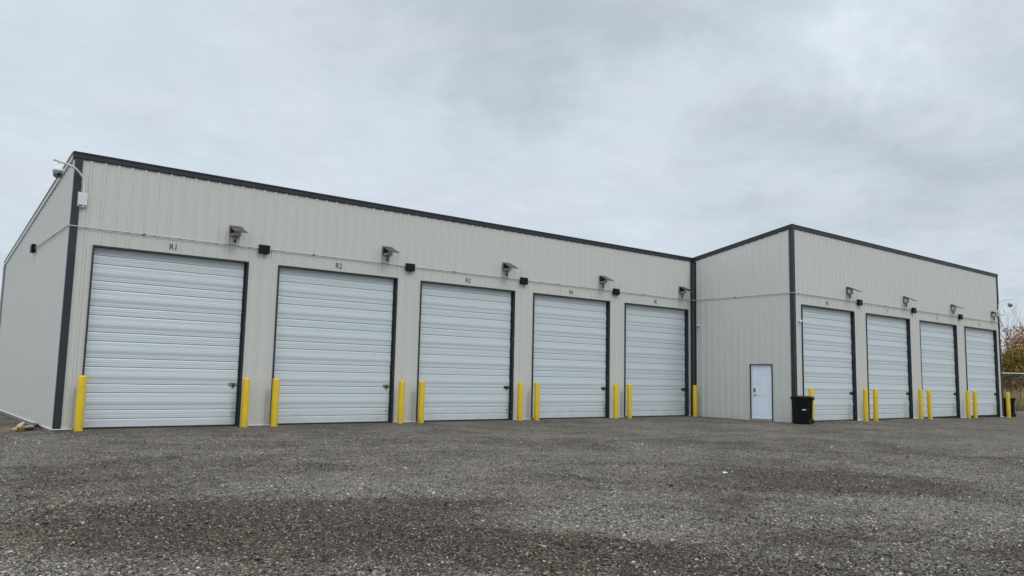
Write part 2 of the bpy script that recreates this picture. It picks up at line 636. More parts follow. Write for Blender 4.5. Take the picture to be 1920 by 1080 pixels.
RIB = 0.3048


def rib_profile(length, phase):
    pts = {0.0: 0.0, length: 0.0}
    k = -1
    out = []
    while True:
        s = phase + k * RIB
        if s > length + RIB:
            break
        out += [(s - .043, 0), (s - .019, .025), (s + .019, .025), (s + .043, 0)]
        for q in (.1016, .2032):
            c = s + q
            out += [(c - .014, 0), (c - .007, .0045), (c + .007, .0045), (c + .014, 0)]
        k += 1
    return out


def prof_depth(prof, s):
    for (a, b), (c, d) in zip(prof[:-1], prof[1:]):
        if a <= s <= c:
            return b + (d - b) * (s - a) / max(1e-9, c - a)
    return 0.0


def wall(name, O, t, n, length, topf, openings=(), zb=0.0, phase=0.1, screws=()):
    fr = frame(O, t, n)
    prof = rib_profile(length, phase)
    ss = sorted({round(p[0], 5) for p in prof if 0 < p[0] < length} | {0.0, length} | {o[0] for o in openings} | {o[1] for o in openings})
    mb = MB()
    for a, b in zip(ss[:-1], ss[1:]):
        mid = (a + b) / 2
        z0 = zb
        for (o0, o1, zt) in openings:
            if o0 < mid < o1:
                z0 = zt
        da, db = prof_depth(prof, a), prof_depth(prof, b)
        q = [fr(a, da, z0), fr(b, db, z0), fr(b, db, topf(b)), fr(a, da, topf(a))]
        # outward winding
        e1, e2 = Vector(q[1]) - Vector(q[0]), Vector(q[3]) - Vector(q[0])
        if e1.cross(e2).dot(Vector(n)) < 0:
            q = [q[1], q[0], q[3], q[2]]
        mb.add(q, [(0, 1, 2, 3)])
    k = 0
    s = phase
    while s < length:
        for j, z in enumerate(screws):
            if s > 0.2 and z < topf(s) - .25 and not any(o0 - .05 < s + .05 < o1 + .05 and z < zt + .05 for (o0, o1, zt) in openings):
                # one self-drilling screw beside every rib
                sc = s + (.055 if (k + j) % 2 else -.055)
                if 0.02 < sc < length - 0.02:
                    c = [(sc + .012 * math.cos(a), z + .012 * math.sin(a)) for a in [i * PI / 3 for i in range(6)]]
                    vs = [fr(x, .001, y) for x, y in c] + [fr(sc + (x - sc) * .7, .010, z + (y - z) * .7) for x, y in c]
                    mb.add(vs, [tuple(range(6, 12))] + [(i, (i + 1) % 6, 6 + (i + 1) % 6, 6 + i) for i in range(6)])
        s += RIB
        k += 1
    return mb.build(name, M_PANEL, bld), fr


opA = [(A0 + AP * i, A0 + AP * i + AW, OPH) for i in range(5)]
opC = [(C0 + CP * i, C0 + CP * i + CW, OPH + .015) for i in range(4)]
opB = [(2.755, 3.675, 2.085)]
rows = (0.25, 1.45, 2.7, 3.9, 5.05, 5.95)
_, FA = wall('wall', (0, 0, 0), (1, 0, 0), (0, -1, 0), L, lambda s: HA, opA, -0.018, 0.0416, rows)
_, FB = wall('wall', (L, 0, 0), (0, -1, 0), (-1, 0, 0), DW, lambda s: HA + (HC - HA) * s / DW, opB, -0.15, 0.16, rows)
_, FC = wall('wall', (L, -DW, 0), (1, 0, 0), (0, -1, 0), LC, lambda s: HC, opC, -0.2, 0.10, rows + (6.8,))
_, FD = wall('wall', (0, DEP, 0), (0, -1, 0), (-1, 0, 0), DEP, lambda s: HB + (HA - HB) * s / DEP, (), 0.0, 0.2, (0.25, 1.2, 2.15, 3.1, 4.05, 5.0))
_, FE = wall('wall', (L + LC, -DW, 0), (0, 1, 0), (1, 0, 0), DEP + DW, lambda s: HC + (HB - HC) * s / (DEP + DW), (), -0.2, 0.1)
_, FF = wall('wall', (L + LC, DEP, 0), (-1, 0, 0), (0, 1, 0), L + LC, lambda s: HB, (), -0.2, 0.1)

mb = MB()
mb.add([(-.08, -.03, HA - .02), (L, -.03, HA - .02), (L, DEP, HB - .01), (-.08, DEP, HB - .01)], [(0, 1, 2, 3)])
mb.build('roof', M_ROOF, bld)
mb = MB()
mb.add([(L, -DW, HC - .02), (L + LC, -DW, HC - .02), (L + LC, DEP, HB - .012), (L, 0, HA - .022), (L, DEP, HB - .012)], [(0, 1, 2, 4, 3)])
mb.build('roof', M_ROOF, bld)


def prism_s(mb, fr, poly, s0, s1, z_at0=0.0, z_at1=0.0, mi=0):
    """extrude a (depth, height) outline along s, heights shifted at each end"""
    n = len(poly)
    vs = [fr(s0, d, h + z_at0) for d, h in poly] + [fr(s1, d, h + z_at1) for d, h in poly]
    mb.add(vs, [tuple(range(n)), tuple(range(2 * n - 1, n - 1, -1))] + [(i, n + i, n + (i + 1) % n, (i + 1) % n) for i in range(n)], mi)


EAVE = [(-.06, -.148), (.036, -.148), (.040, -.135), (.048, -.132), (.050, -.03), (.066, -.022), (.068, .012), (-.06, .012)]
mb = MB()
prism_s(mb, FA, EAVE, -.06, L - .055, HA, HA)
mb.build('eave_trim', M_TRIM, bld)
mb = MB()
prism_s(mb, FB, EAVE, 0.0, DW + .0655, HA, HA + (HC - HA) * (DW + .0655) / DW)
mb.build('eave_trim', M_TRIM, bld)
mb = MB()
prism_s(mb, FC, EAVE, -.0, LC + .06, HC + .003, HC + .003)
mb.build('eave_trim', M_TRIM, bld)
# light rake trim down the left gable, a gutter end and downspout at its foot
mb = MB()
RK = [(-.05, -.13), (.050, -.13), (.056, -.02), (.075, -.015), (.075, .016), (-.05, .016)]
prism_s(mb, FD, RK, -.10, DEP - .002, HB - .012, HA)
mb.build('rake_trim', M_RAKE, bld)
mb = MB()
mb.box(-.06, .02, DEP + .10, DEP + .22, HB - .16, HB - .03)
mb.box(-.075, .0, DEP + .06, DEP + .13, -.1, HB - .16)
mb.build('downspout', M_RAKE, bld)


def corner(x, y, sx, sy, wx, wy, z1, z0=.022, th=.045, ths=.030):
    """L-shaped outside corner flashing; sx, sy point away from the building"""
    mb = MB()
    xa, xb = sorted((x + sx * ths, x - sx * wx))
    ya, yb = sorted((y + sy * th, y + sy * .0005))
    mb.box(xa, xb, ya, yb, z0, z1)
    xa, xb = sorted((x + sx * (ths - .0015), x + sx * .0005))
    ya, yb = sorted((y - sy * .0, y - sy * wy))
    mb.box(xa, xb, ya, yb, z0, z1)
    return mb.build('corner_trim', M_TRIM, bld)


corner(0, 0, -1, -1, .155, .03, HA - .150, ths=.012)
corner(L, -DW, -1, -1, .11, .11, HC - .150, -.05)
corner(L + LC, -DW, 1, -1, .09, .10, HC - .150, -.15)
corner(0, DEP, -1, 1, .12, .16, HB - .15, .022)
mb = MB()                                        # inside corner, with the charcoal downspout channel in it
mb.box(L - .17, L - .0005, -.045, -.0005, -.06, HA - .1535)
mb.box(L - .047, L - .0015, -.19, -.0455, -.06, HA - .150)
mb.prism([(L - .12, -.05), (L - .05, -.12), (L - .05, -.05)], 2, -.05, HA - .2)
mb.build('corner_trim', M_TRIM, bld)

# base flashing between the doors and along the gable, one strip each
def strip(*a, fr):
    mb = MB()
    mb.box(*a, fr=fr)
    mb.build('base_trim', M_BASE, bld)


edges = [0.0] + [e for o in opA for e in (o[0] - .033, o[1] + .033)] + [L - .18]
for a, b in zip(edges[::2], edges[1::2]):
    strip(a - (.016 if a == 0 else 0), b, -.01, .047, -.004, .016, fr=FA)
strip(0.0, DEP - .002, -.01, .046, -.003, .018, fr=FD)
edges = [0.12] + [e for o in opC for e in (o[0] - .033, o[1] + .033)] + [LC - .1]
for a, b in zip(edges[::2], edges[1::2]):
    strip(a, b, -.01, .045, -.13 if a > 14 else -.03, -.045 if a > 14 else .012, fr=FC)
mb = MB()
mb.box(-.012, L - .01, .002, DEP + .05, -.6, -.016)
mb.build('foundation', M_CONC, bld)

# ---- roll-up doors
SEC = 0.6143
FACE, GRO = -.100, -.114                          # depth behind the wall plane


def door_profile(top):
    pr = [(0.03, FACE)]
    lines = []
    k = 0
    while True:
        for q in (0.225, 0.435):
            zz = q + SEC * k
            if zz < top - .03:
                lines.append((zz, q < .3))
        k += 1
        if SEC * k > top:
            break
    for i, (zz, first) in enumerate(lines):
        pr += [(zz - .034, FACE), (zz - .010, FACE - .010), (zz - .006, FACE - .024), (zz + .010, FACE - .024), (zz + .0105, FACE + .002)]
        if not first:                             # the wide band above this groove carries a shallow pressed swage
            for dz, dd in ((.045, 0), (.060, .003), (.078, .001), (.095, .000), (.165, .013), (.215, .013), (.235, .0085), (.262, .0085), (.275, .004), (.33, .0015)):
                if zz + dz < top:
                    pr.append((zz + dz, FACE + dd))
        else:                                     # fine ribs on the narrow band
            for dz, dd in ((.050, 0), (.057, .003), (.068, .003), (.075, 0), (.110, 0), (.117, .003), (.128, .003), (.135, 0)):
                pr.append((zz + dz, FACE + dd))
    pr.append((top + .06, FACE))
    return pr


def letter_mesh(txt, h):
    cu = bpy.data.curves.new('txt', 'FONT')
    cu.body = txt
    cu.size = 1
    cu.extrude = 0.0
    cu.space_character = 0.96
    cu.offset = 0.010
    o = bpy.data.objects.new('txt', cu)
    COL.objects.link(o)
    dg = bpy.context.evaluated_depsgraph_get()
    dg.update()
    me = bpy.data.meshes.new_from_object(o.evaluated_get(dg))
    bpy.data.objects.remove(o)
    co = np.empty(len(me.vertices) * 3, np.float32)
    me.vertices.foreach_get('co', co)
    co = co.reshape(-1, 3)
    lo, hi = co.min(0), co.max(0)
    k = h / (hi[1] - lo[1])
    co[:, 0] = (co[:, 0] - (lo[0] + hi[0]) / 2) * k * 0.93
    co[:, 1] = (co[:, 1] - lo[1]) * k
    out = np.stack([co[:, 0], 0 * co[:, 0], co[:, 1]], 1)
    me.vertices.foreach_set('co', out.ravel())
    me.materials.clear()
    me.materials.append(M_LET)
    me.update()
    return me


def roll_up_door(fr, s0, s1, top, num, zinc, tx, tz):
    pr = door_profile(top)
    mb = MB()
    n = len(pr)
    a, b = s0 + .004, s1 - .004
    vs = [fr(a, d, z) for z, d in pr] + [fr(b, d, z) for z, d in pr]
    mb.add(vs, [(i, n + i, n + i + 1, i + 1) for i in range(n - 1)])
    for k in range(1, 8):                         # hinge ends showing at the right edge
        z = SEC * k
        if z < top - .1:
            mb.box(b - .035, b - .004, FACE - .02, FACE + .004, z - .02, z + .02, fr=fr)
    d = mb.build('roll_up_door', M_DOOR, bld)
    d['label'] = 'pale grey-blue ribbed steel roll-up door under the number ' + num
    mb = MB()
    mb.box(s0 - .032, s0 + .003, -.21, .043, -.1, top + .034, fr=fr)
    mb.box(s1 - .003, s1 + .032, -.21, .043, -.1, top + .034, fr=fr)
    mb.box(s0 + .003, s1 - .003, -.21, .0425, top - .004, top + .034, fr=fr)
    mb.box(s1 - .045, s1 - .003, -.115, -.080, -.1, top - .004, fr=fr)      # guide track
    mb.build('door_trim', M_TRIM, d)
    mb = MB()
    mb.box(s0 + .003, s1 - .046, FACE - .012, FACE + .010, -.05, .031, fr=fr)
    mb.build('bottom_seal', M_RUB, d)
    # slide latch with padlock, and the small pull lower down
    mb = MB()
    zc = 1.075
    e = s1 - .06
    mb.box(e - .21, e - .02, FACE, FACE + .010, zc - .040, zc + .040, fr=fr)
    mb.box(e - .16, e + .05, FACE + .010, FACE + .028, zc - .012, zc + .012, fr=fr)
    mb.box(e - .150, e - .125, FACE + .009, FACE + .034, zc - .030, zc + .030, fr=fr)
    mb.box(e - .060, e - .035, FACE + .009, FACE + .034, zc - .030, zc + .030, fr=fr)
    lt = mb.build('slide_latch', M_ZINC if zinc else M_DARKM, d)
    mb = MB()
    mb.box(e - .118, e - .070, FACE + .014, FACE + .046, zc - .075, zc - .022, fr=fr)
    mb.tube([fr(e - .110, FACE + .030, zc - .024), fr(e - .110, FACE + .034, zc + .018), fr(e - .094, FACE + .036, zc + .030), fr(e - .078, FACE + .034, zc + .018), fr(e - .078, FACE + .030, zc - .024)], .005, 6)
    mb.build('padlock', M_DARKM, d)
    mb = MB()
    zc = .335
    mb.tube([fr(e - .10, FACE + .002, zc), fr(e - .10, FACE + .03, zc + .003), fr(e - .05, FACE + .04, zc + .012), fr(e + .01, FACE + .03, zc), fr(e + .01, FACE + .002, zc)], .008, 6)
    mb.build('pull_handle', M_ZINC if zinc else M_DARKM, d)
    me = letter_mesh(num, .150)
    o = bpy.data.objects.new('unit_number', me)
    COL.objects.link(o)
    o.parent = bld
    o.location = fr(tx, .0056, tz)
    o['label'] = 'black characters ' + num
    return d


for i in range(5):
    roll_up_door(FA, *opA[i], 'R%d' % (i + 1), i < 2, 2.33 + 4.585 * i, 4.432)
for i in range(4):
    roll_up_door(FC, *opC[i], 'R%d' % (i + 6), False, 2.37 + 4.82 * i, 4.462)

# ---- entry door in the return wall
s0, s1, zt = opB[0]
mb = MB()
DF = -.055
mb.box(s0 + .055, s1 - .035, DF - .045, DF, .045, zt - .035, fr=FB)
w0, w1 = s0 + .055, s1 - .035
wd = w1 - w0
colx = [(w0 + .13, w0 + wd / 2 - .055), (w0 + wd / 2 + .055, w1 - .13)]
for (za, zb_) in ((.20, .76), (.94, 1.56), (1.70, 1.92)):
    for (xa, xb) in colx:
        # pressed moulding: a sunk groove edge and a raised field
        for (i0, dd0, i1, dd1) in ((0, 0.0005, .016, .010), (.016, .010, .045, .003)):
            q0 = [(xa + i0, za + i0), (xb - i0, za + i0), (xb - i0, zb_ - i0), (xa + i0, zb_ - i0)]
            q1 = [(xa + i1, za + i1), (xb - i1, za + i1), (xb - i1, zb_ - i1), (xa + i1, zb_ - i1)]
            vs = [FB(x, DF + dd0, z) for x, z in q0] + [FB(x, DF + dd1, z) for x, z in q1]
            mb.add(vs, [(k, (k + 1) % 4, 4 + (k + 1) % 4, 4 + k) for k in range(4)])
        i1 = .045
        mb.add([FB(x, DF + .003, z) for x, z in [(xa + i1, za + i1), (xb - i1, za + i1), (xb - i1, zb_ - i1), (xa + i1, zb_ - i1)]], [(0, 1, 2, 3)])
ed = mb.build('entry_door', M_EDOOR, bld)
ed['label'] = 'white six-panel steel entry door with lever handle'
mb = MB()
mb.box(s0 + .001, s0 + .053, -.14, -.012, .03, zt - .002, fr=FB)
mb.box(s1 - .033, s1 - .001, -.14, -.012, .03, zt - .002, fr=FB)
mb.box(s0 + .054, s1 - .034, -.14, -.013, zt - .033, zt - .003, fr=FB)
mb.build('door_frame', M_EDOOR, ed)
mb = MB()
mb.box(s0 - .026, s0, -.14, .043, -.05, zt + .026, fr=FB)
mb.box(s1, s1 + .026, -.14, .043, -.05, zt + .026, fr=FB)
mb.box(s0, s1, -.14, .0425, zt, zt + .026, fr=FB)
mb.build('door_trim', M_TRIM, ed)
mb = MB()
mb.box(s0, s1, -.14, .055, -.03, .028, fr=FB)
mb.build('threshold', M_GALV, ed)
mb = MB()
hx = w0 + .065
mb.disc(FB(hx, DF, .93), (-1, 0, 0), .032, .012)
mb.disc(FB(hx, DF + .012, .93), (-1, 0, 0), .011, .045)
mb.tube([FB(hx, DF + .055, .93), FB(hx + .06, DF + .058, .930), FB(hx + .115, DF + .055, .926)], [.011, .010, .008], 8)
mb.build('lever_handle', M_CHROME, ed)
mb = MB()
mb.box(hx - .034, hx + .034, DF, DF + .024, 1.05, 1.19, fr=FB)
mb.disc(FB(hx, DF + .024, 1.085), (-1, 0, 0), .018, .010)
mb.build('keypad_lock', M_SENSOR, ed)

# ------------------------------------------------------------------ conduit
cd = thing('electrical_conduit', 'thin galvanised conduit running level across the building walls above the doors', 'conduit', (0, 0, 4.74))
ZC = 4.735
co = -.047
mb = MB()
path = [(-.047, 5.05, ZC + .02), (-.047, -.005, ZC), (-.04, -.047, ZC), (0.02, -.0525, ZC), (L - .17, -.047, ZC - .003), (L - .12, -.075, ZC), (L - .075, -.12, ZC), (L - .047, -.17, ZC),
        (L - .047, -DW + .06, ZC + .003), (L - .058, -DW - .03, ZC + .006), (L - .03, -DW - .058, ZC + .006), (L + .08, -DW - .050, ZC + .006), (L + LC + .02, -DW - .058, ZC + .03), (L + LC + .06, -DW - .03, ZC + .03)]
path = [Vector(p) - Vector((0, 0, 4.74)) for p in path]
mb.tube(path, .0135, 8)
mb.build('pipe', M_GALV, cd)
for (x, y, z, ax) in [(1.62, -.048, 0, 0), (6.1, -.048, 0, 0), (10.9, -.048, 0, 0), (15.4, -.048, 0, 0), (19.9, -.048, 0, 0), (30.0, -DW - .051, .013, 0), (35.0, -DW - .052, .018, 0), (L - .047, -2.1, .0, 1), (-.047, 1.9, .005, 1)]:
    mb = MB()
    v = Vector((1, 0, 0)) if ax == 0 else Vector((0, 1, 0))
    c = Vector((x, y, z - .005))
    mb.tube([c - v * .035, c + v * .035], .021, 8)
    mb.build('coupling', M_SENSOR, cd)

# ------------------------------------------------------------------ solar lights
def solar_light(high, label):
    t = thing('solar_light', label, 'wall light', group='solar lights above the roll-up doors')
    mb = MB()
    mb.box(-.125, .125, -.058, -.033, 0.0, .268)
    mb.prism([(-.128, .190 if high else .060), (-.128, .235), (.100, .225)], 1, -.058, -.190 if not high else -.165)
    mb.build('housing', M_BLACK, t)
    mb = MB()
    mb.prism([(-.058, .008), (-.165, .020), (-.180, .060), (-.165, .175), (-.058, .245)], 0, -.118, .118)
    mb.build('lens', M_LENS, t)
    # panel tilted outwards and down
    a = Vector((0, -.036, .278))
    b = Vector((0, -.50, .055))
    d = (b - a).normalized()
    nrm = Vector((0, d.z, -d.y))
    if nrm.z < 0:
        nrm = -nrm
    def slab(mbx, hw, e0, e1, t0, t1):
        vs = []
        for (s, q) in ((-hw, e0), (hw, e0), (hw, e1), (-hw, e1)):
            for tt in (t0, t1):
                p = a + (b - a) * q + nrm * tt
                vs.append((s, p.y, p.z))
        mbx.add(vs, [(0, 2, 4, 6), (1, 7, 5, 3), (0, 1, 3, 2), (2, 3, 5, 4), (4, 5, 7, 6), (6, 7, 1, 0)])
    mb = MB()
    slab(mb, .165, 0, 1, 0, .016)
    pn = mb.build('solar_panel', M_SENSOR, t)
    mb = MB()
    slab(mb, .155, .025, .975, .0165, .020)
    mb.build('cell_glass', M_SOLAR, pn)
    mb = MB()
    mb.lathe([(0.0, .02), (.034, .02), (.036, -.02), (.034, -.105), (.0, -.105)], (-.012, -.10, -.018), 12)
    ms = mb.build('motion_sensor', M_SENSOR, t)
    mb = MB()
    mb.lathe([(.031, -.106), (.026, -.130), (.012, -.160), (0, -.168)], (-.012, -.10, -.018), 12)
    mb.build('sensor_eye', M_BLACK, ms)
    mb = MB()
    mb.tube([(-.06, -.09, .005), (-.062, -.10, -.10), (-.045, -.10, -.19), (-.015, -.10, -.205), (.0, -.10, -.17)], .0035, 5)
    mb.build('wire', M_GALV, t)
    return t


la = solar_light(False, 'x')
lc = solar_light(True, 'x')
spots = [(3.86 + 4.59 * i, 0.0, 4.965, 'R%d' % (i + 1), la) for i in range(5)] + [(26.96 + 4.82 * i, -DW, 5.02, 'R%d' % (i + 6), lc) for i in range(4)]
extra = {'R1': 'biggest in view, ', 'R5': 'beside the dark inside corner, ', 'R9': 'at the far right end, '}
first = {id(la): True, id(lc): True}
for (x, y, z, num, src) in spots:
    o = src if first[id(src)] else copy_tree(src)
    first[id(src)] = False
    o.location = (x, y, z)
    o['label'] = 'solar light ' + extra.get(num, 'with tilted panel ') + 'above the right corner of door ' + num

# ------------------------------------------------------------------ black wall packs
wp = thing('wall_pack', 'x', 'wall light', group='black wall packs on the conduit')
mb = MB()
mb.prism([(-.036, -.115), (-.125, -.115), (-.135, -.100), (-.135, .095), (-.120, .115), (-.036, .115)], 0, -.14, .14)
mb.build('housing', M_BOX, wp)
mb = MB()
mb.lathe([(0, -.145), (.018, -.140), (.020, -.110)], (.055, -.085, 0), 10)
mb.build('photocell', M_BLACK, wp)
wps = [(4.655, 0, 4.715, 0, 'black rectangular wall pack between doors R1 and R2'), (9.255, 0, 4.70, 0, 'black rectangular wall pack between doors R2 and R3'),
       (13.79, 0, 4.70, 0, 'black rectangular wall pack between doors R3 and R4'), (18.33, 0, 4.71, 0, 'black rectangular wall pack between doors R4 and R5'),
       (27.74, -DW, 4.735, 0, 'black wall pack between doors R6 and R7 on the right wing'), (32.51, -DW, 4.745, 0, 'black wall pack between doors R7 and R8 on the right wing'),
       (37.39, -DW, 4.77, 0, 'black wall pack between doors R8 and R9 on the right wing'), (0, 5.12, 4.77, -PI / 2, 'black wall pack on the left gable wall, seen from its side')]
for i, (x, y, z, rz, lb) in enumerate(wps):
    o = wp if i == 0 else copy_tree(wp)
    o.location = (x, y, z)
    o.rotation_euler = (0, 0, rz)
    o['label'] = lb

# ------------------------------------------------------------------ dome cameras on arms
def dome_camera(loc, mirror, label, reach=1.0, drop=0.085):
    t = thing('dome_camera', label, 'security camera', loc, group='dome cameras on curved arms')
    k = -1 if mirror else 1
    mb = MB()
    mb.box(-.095, .095, -.115, -.036, -.15, .13)
    mb.box(-.105, .105, -.046, -.034, -.19, .16)
    for (x, z) in ((-.045, .06), (.045, .06), (-.045, -.04), (.045, -.04)):
        mb.disc((x, -.115, z), (0, -1, 0), .010, .006, 8)
    mb.tube([(.02, -.08, -.15), (.02, -.08, -.20)], .024, 10)
    mb.tube([(-.02, -.07, -.15), (-.03, -.07, -.215), (-.045, -.06, -.225)], .007, 6)
    mb.build('mounting_box', M_WHITE, t)
    mb = MB()
    P = [(0, -.085, .13), (0, -.085, .34), (.005, -.087, .42), (.04, -.11, .51), (.13, -.17, .605), (.22, -.235, .665), (.31, -.30, .690), (.45, -.40, .705), (.66, -.55, .715)]
    P = [(k * reach * x, y, z) for x, y, z in P]
    k *= reach
    mb.tube(P, .024, 12)
    mb.lathe([(0, .02), (.03, .018), (.031, -.02), (0, -.02)], (k * .66, -.55, .715), 10)
    c = (k * .57, -.485, .70)
    mb.tube([(c[0], c[1], c[2]), (c[0], c[1], .615)], .021, 10)
    mb.build('arm', M_WHITE, t)
    mb = MB()
    mb.lathe([(0, .72), (.024, .72), (.026, .690), (.050, .684), (.078, .664), (.099, .632), (.111, .590), (.115, .555), (.098, .548), (0, .548)], (c[0], c[1], -.085), 24)
    mb.build('dome_cap', M_WHITE, t)
    mb = MB()
    mb.lathe([(0, .55), (.094, .549), (.100, .535), (.104, .500), (.096, .457), (.074, .424), (.04, .406), (0, .402)], (c[0], c[1], -.085), 24)
    hd = mb.build('camera_head', M_CAMG, t)
    mb = MB()
    v = Vector((-.15 * k - .05, -1, -.12)).normalized()
    cc = Vector((c[0], c[1], .402))
    mb.tube([cc + v * .078, cc + v * .110], .040, 14)
    sd = Vector((v.y, -v.x, 0)).normalized()
    for s in (-1, 1):
        for zz in (.018, -.02):
            q = cc + v * .082 + sd * (.062 * s) + Vector((0, 0, zz))
            mb.tube([q, q + v * .012], .012, 8)
    mb.build('lens', M_GLASS, hd)
    return t


dome_camera((.205, 0, 5.40), True, 'white dome camera on curved arm at the left corner of the building', 1.08)
dome_camera((L + LC - .14, -DW, 5.27), False, 'white dome camera on curved arm beyond the right end of the building', .72)


def turret(loc, rz, look, label):
    t = thing('turret_camera', label, 'security camera', loc, rz, group='small white turret cameras')
    mb = MB()
    mb.disc((0, -.002, 0), (0, -1, 0), .052, .055, 16)
    mb.build('base', M_WHITE, t)
    mb = MB()
    c = Vector((0, -.085, -.005))
    pr = [(.055 * math.cos(a), .055 * math.sin(a)) for a in np.linspace(PI / 2, -PI / 2, 10)]
    mb.lathe(pr, c, 16)
    b = mb.build('eyeball', M_WHITE, t)
    mb = MB()
    v = Vector(look).normalized()
    mb.tube([c + v * .042, c + v * .060], .026, 12)
    mb.build('lens', M_GLASS, b)
    return t


turret((L, -.30, 3.67), -PI / 2, (.55, -.8, -.15), 'tiny white turret camera on the return wall beside the inside corner')
turret((23.36, -DW, 3.71), 0, (.6, -.7, -.2), 'tiny white turret camera on the wing front left of door R6')

# ------------------------------------------------------------------ bollards
bo = thing('bollard', 'x', 'bollard', group='yellow bollards guarding the roll-up doors')
mb = MB()
rr = .0925
mb.lathe([(rr, -.12), (rr, 1.205), (rr - .004, 1.222), (rr - .018, 1.238), (rr - .045, 1.248), (.02, 1.252), (0, 1.252)], (0, 0, 0), 28)
mb.build('sleeve', M_BOLL, bo)
bx = [.46, 4.28, 5.08, 8.94, 9.65, 13.5, 14.24, 18.06, 18.8, 22.66]
cx_ = [23.26, 27.17, 27.95, 31.90, 32.74, 36.76, 37.50, 41.57]
allb = [(x, -.35, i) for i, x in enumerate(bx)] + [(x, -DW - .5, i + 10) for i, x in enumerate(cx_)]
for (x, y, i) in allb:
    o = bo if i == 0 else copy_tree(bo)
    gz = float(ground_h(x, y))
    o.location = (x, y, gz + .012 + (.0 if i < 10 else .01))
    o.rotation_euler = (R(random.uniform(-.5, .5)), R(random.uniform(-.5, .5)), random.uniform(0, 6))
    side = 'left' if i % 2 == 0 else 'right'
    ex = {0: ', nearest to the building corner', 9: ', standing before the dark inside corner', 10: ', half hidden behind the black bin', 17: ', in front of the far black bin'}.get(i, '')
    o['label'] = 'yellow bollard at the %s edge of door R%d%s' % (side, i // 2 + 1, ex)
mb = MB()                                           # the far bollard's sleeve shows a joint ring
mb.lathe([(rr + .001, .80), (rr + .003, .802), (rr + .003, .815), (rr + .001, .817)], (0, 0, 0), 28)
mb.build('sleeve_joint', mat('joint_line', (0.30, 0.19, 0.01), 0.6), o)

# ------------------------------------------------------------------ wheeled bins
def wheeled_bin(loc, rz, sticker, label):
    t = thing('wheeled_bin', label, 'trash bin', loc, rz, group='black wheeled bins')
    mb = MB()
    def ring(z, hx, hy, ox, r=.05, n=4):
        pts = []
        for (sx, sy, a0) in ((1, 1, 0), (-1, 1, 90), (-1, -1, 180), (1, -1, 270)):
            for k in range(n + 1):
                a = R(a0 + 90 * k / n)
                pts.append((ox + sx * (hx - r) + r * math.cos(a), sy * (hy - r) + r * math.sin(a), z))
        return pts
    lv = [(0.0, .238, .232, .0), (.04, .250, .242, .0), (.30, .260, .250, -.003), (.62, .272, .260, -.005), (.84, .280, .268, -.006), (.845, .297, .284, -.006), (.89, .300, .287, -.006), (.905, .290, .277, -.006)]
    vs = [p for q in lv for p in ring(*q)]
    n = len(ring(*lv[0]))
    fs = [(i * n + k, i * n + (k + 1) % n, (i + 1) * n + (k + 1) % n, (i + 1) * n + k) for i in range(len(lv) - 1) for k in range(n)]
    fs.append(tuple(range(n))[::-1])
    mb.add(vs, fs)
    mb.build('body', M_BIN, t)
    mb = MB()
    ll = [(.906, .312, .298, -.008), (.935, .314, .300, -.008), (.962, .292, .278, -.008), (.984, .225, .21, -.008), (.992, .12, .11, -.008)]
    vs = [p for q in ll for p in ring(*q, r=.06)]
    fs = [(i * n + k, i * n + (k + 1) % n, (i + 1) * n + (k + 1) % n, (i + 1) * n + k) for i in range(len(ll) - 1) for k in range(n)]
    fs += [tuple(range(n))[::-1], tuple(range((len(ll) - 1) * n, len(ll) * n))]
    mb.add(vs, fs)
    mb.box(.28, .355, -.22, .22, .925, .955)
    mb.build('lid', M_BIN, t)
    mb = MB()
    mb.tube([(.27, -.22, .86), (.345, -.22, .875), (.355, -.19, .875), (.355, .19, .875), (.345, .22, .875), (.27, .22, .86)], .017, 8)
    mb.build('handle', M_BIN, t)
    for sgn in (-1, 1):
        mb = MB()
        mb.tube([(.205, sgn * .215, .10), (.205, sgn * .268, .10)], .105, 20)
        w = mb.build('wheel', M_RUB, t)
        mb = MB()
        mb.tube([(.205, sgn * .264, .10), (.205, sgn * .272, .10)], .05, 14)
        mb.build('hub', M_BLACK, w)
    if sticker:
        mb = MB()
        y = -.276
        q = [(-.15, -.2575, .49), (.0, -.2575, .49), (.0, -.2595, .525), (-.15, -.2595, .525)]
        mb.add(q, [(0, 1, 2, 3)])
        mb.build('sticker', mat('sticker_white', (0.55, 0.60, 0.60), 0.5), t)
    return t


wheeled_bin((22.46, -5.22, float(ground_h(22.4, -5.3)) + .004), R(-30), True, 'black wheeled bin with white sticker in front of the wing corner')
wheeled_bin((42.80, -4.60, float(ground_h(42.6, -4.6)) + .004), R(-25), False, 'black wheeled bin past the right end of the building, behind a bollard')

# ------------------------------------------------------------------ broken wood by the left corner
def offcut(loc, size, rot, color, label, chip=0.25):
    me = MB()
    sx, sy, sz = [q / 2 for q in size]
    pts = []
    N = 5
    for i in range(N):
        x = -sx + 2 * sx * i / (N - 1)
        e = 1.0 if 0 < i < N - 1 else 1 - chip * random.random()
        for (a, b) in ((-1, -1), (1, -1), (1, 1), (-1, 1)):
            pts.append((x + random.uniform(-.012, .012) * (i in (0, N - 1)) * 3, a * sy * e + random.uniform(-.006, .006), b * sz * e + random.uniform(-.006, .006)))
    fs = [(i * 4 + k, i * 4 + (k + 1) % 4, (i + 1) * 4 + (k + 1) % 4, (i + 1) * 4 + k) for i in range(N - 1) for k in range(4)]
    fs += [(3, 2, 1, 0), ((N - 1) * 4, (N - 1) * 4 + 1, (N - 1) * 4 + 2, (N - 1) * 4 + 3)]
    me.add(pts, fs)
    o = me.build('wood_offcut', wood_mat('weathered_wood', color), None)
    o.location = loc
    o.rotation_euler = [R(a) for a in rot]
    tag(o, label, 'wood scrap', 'broken wood by the left corner')
    return o


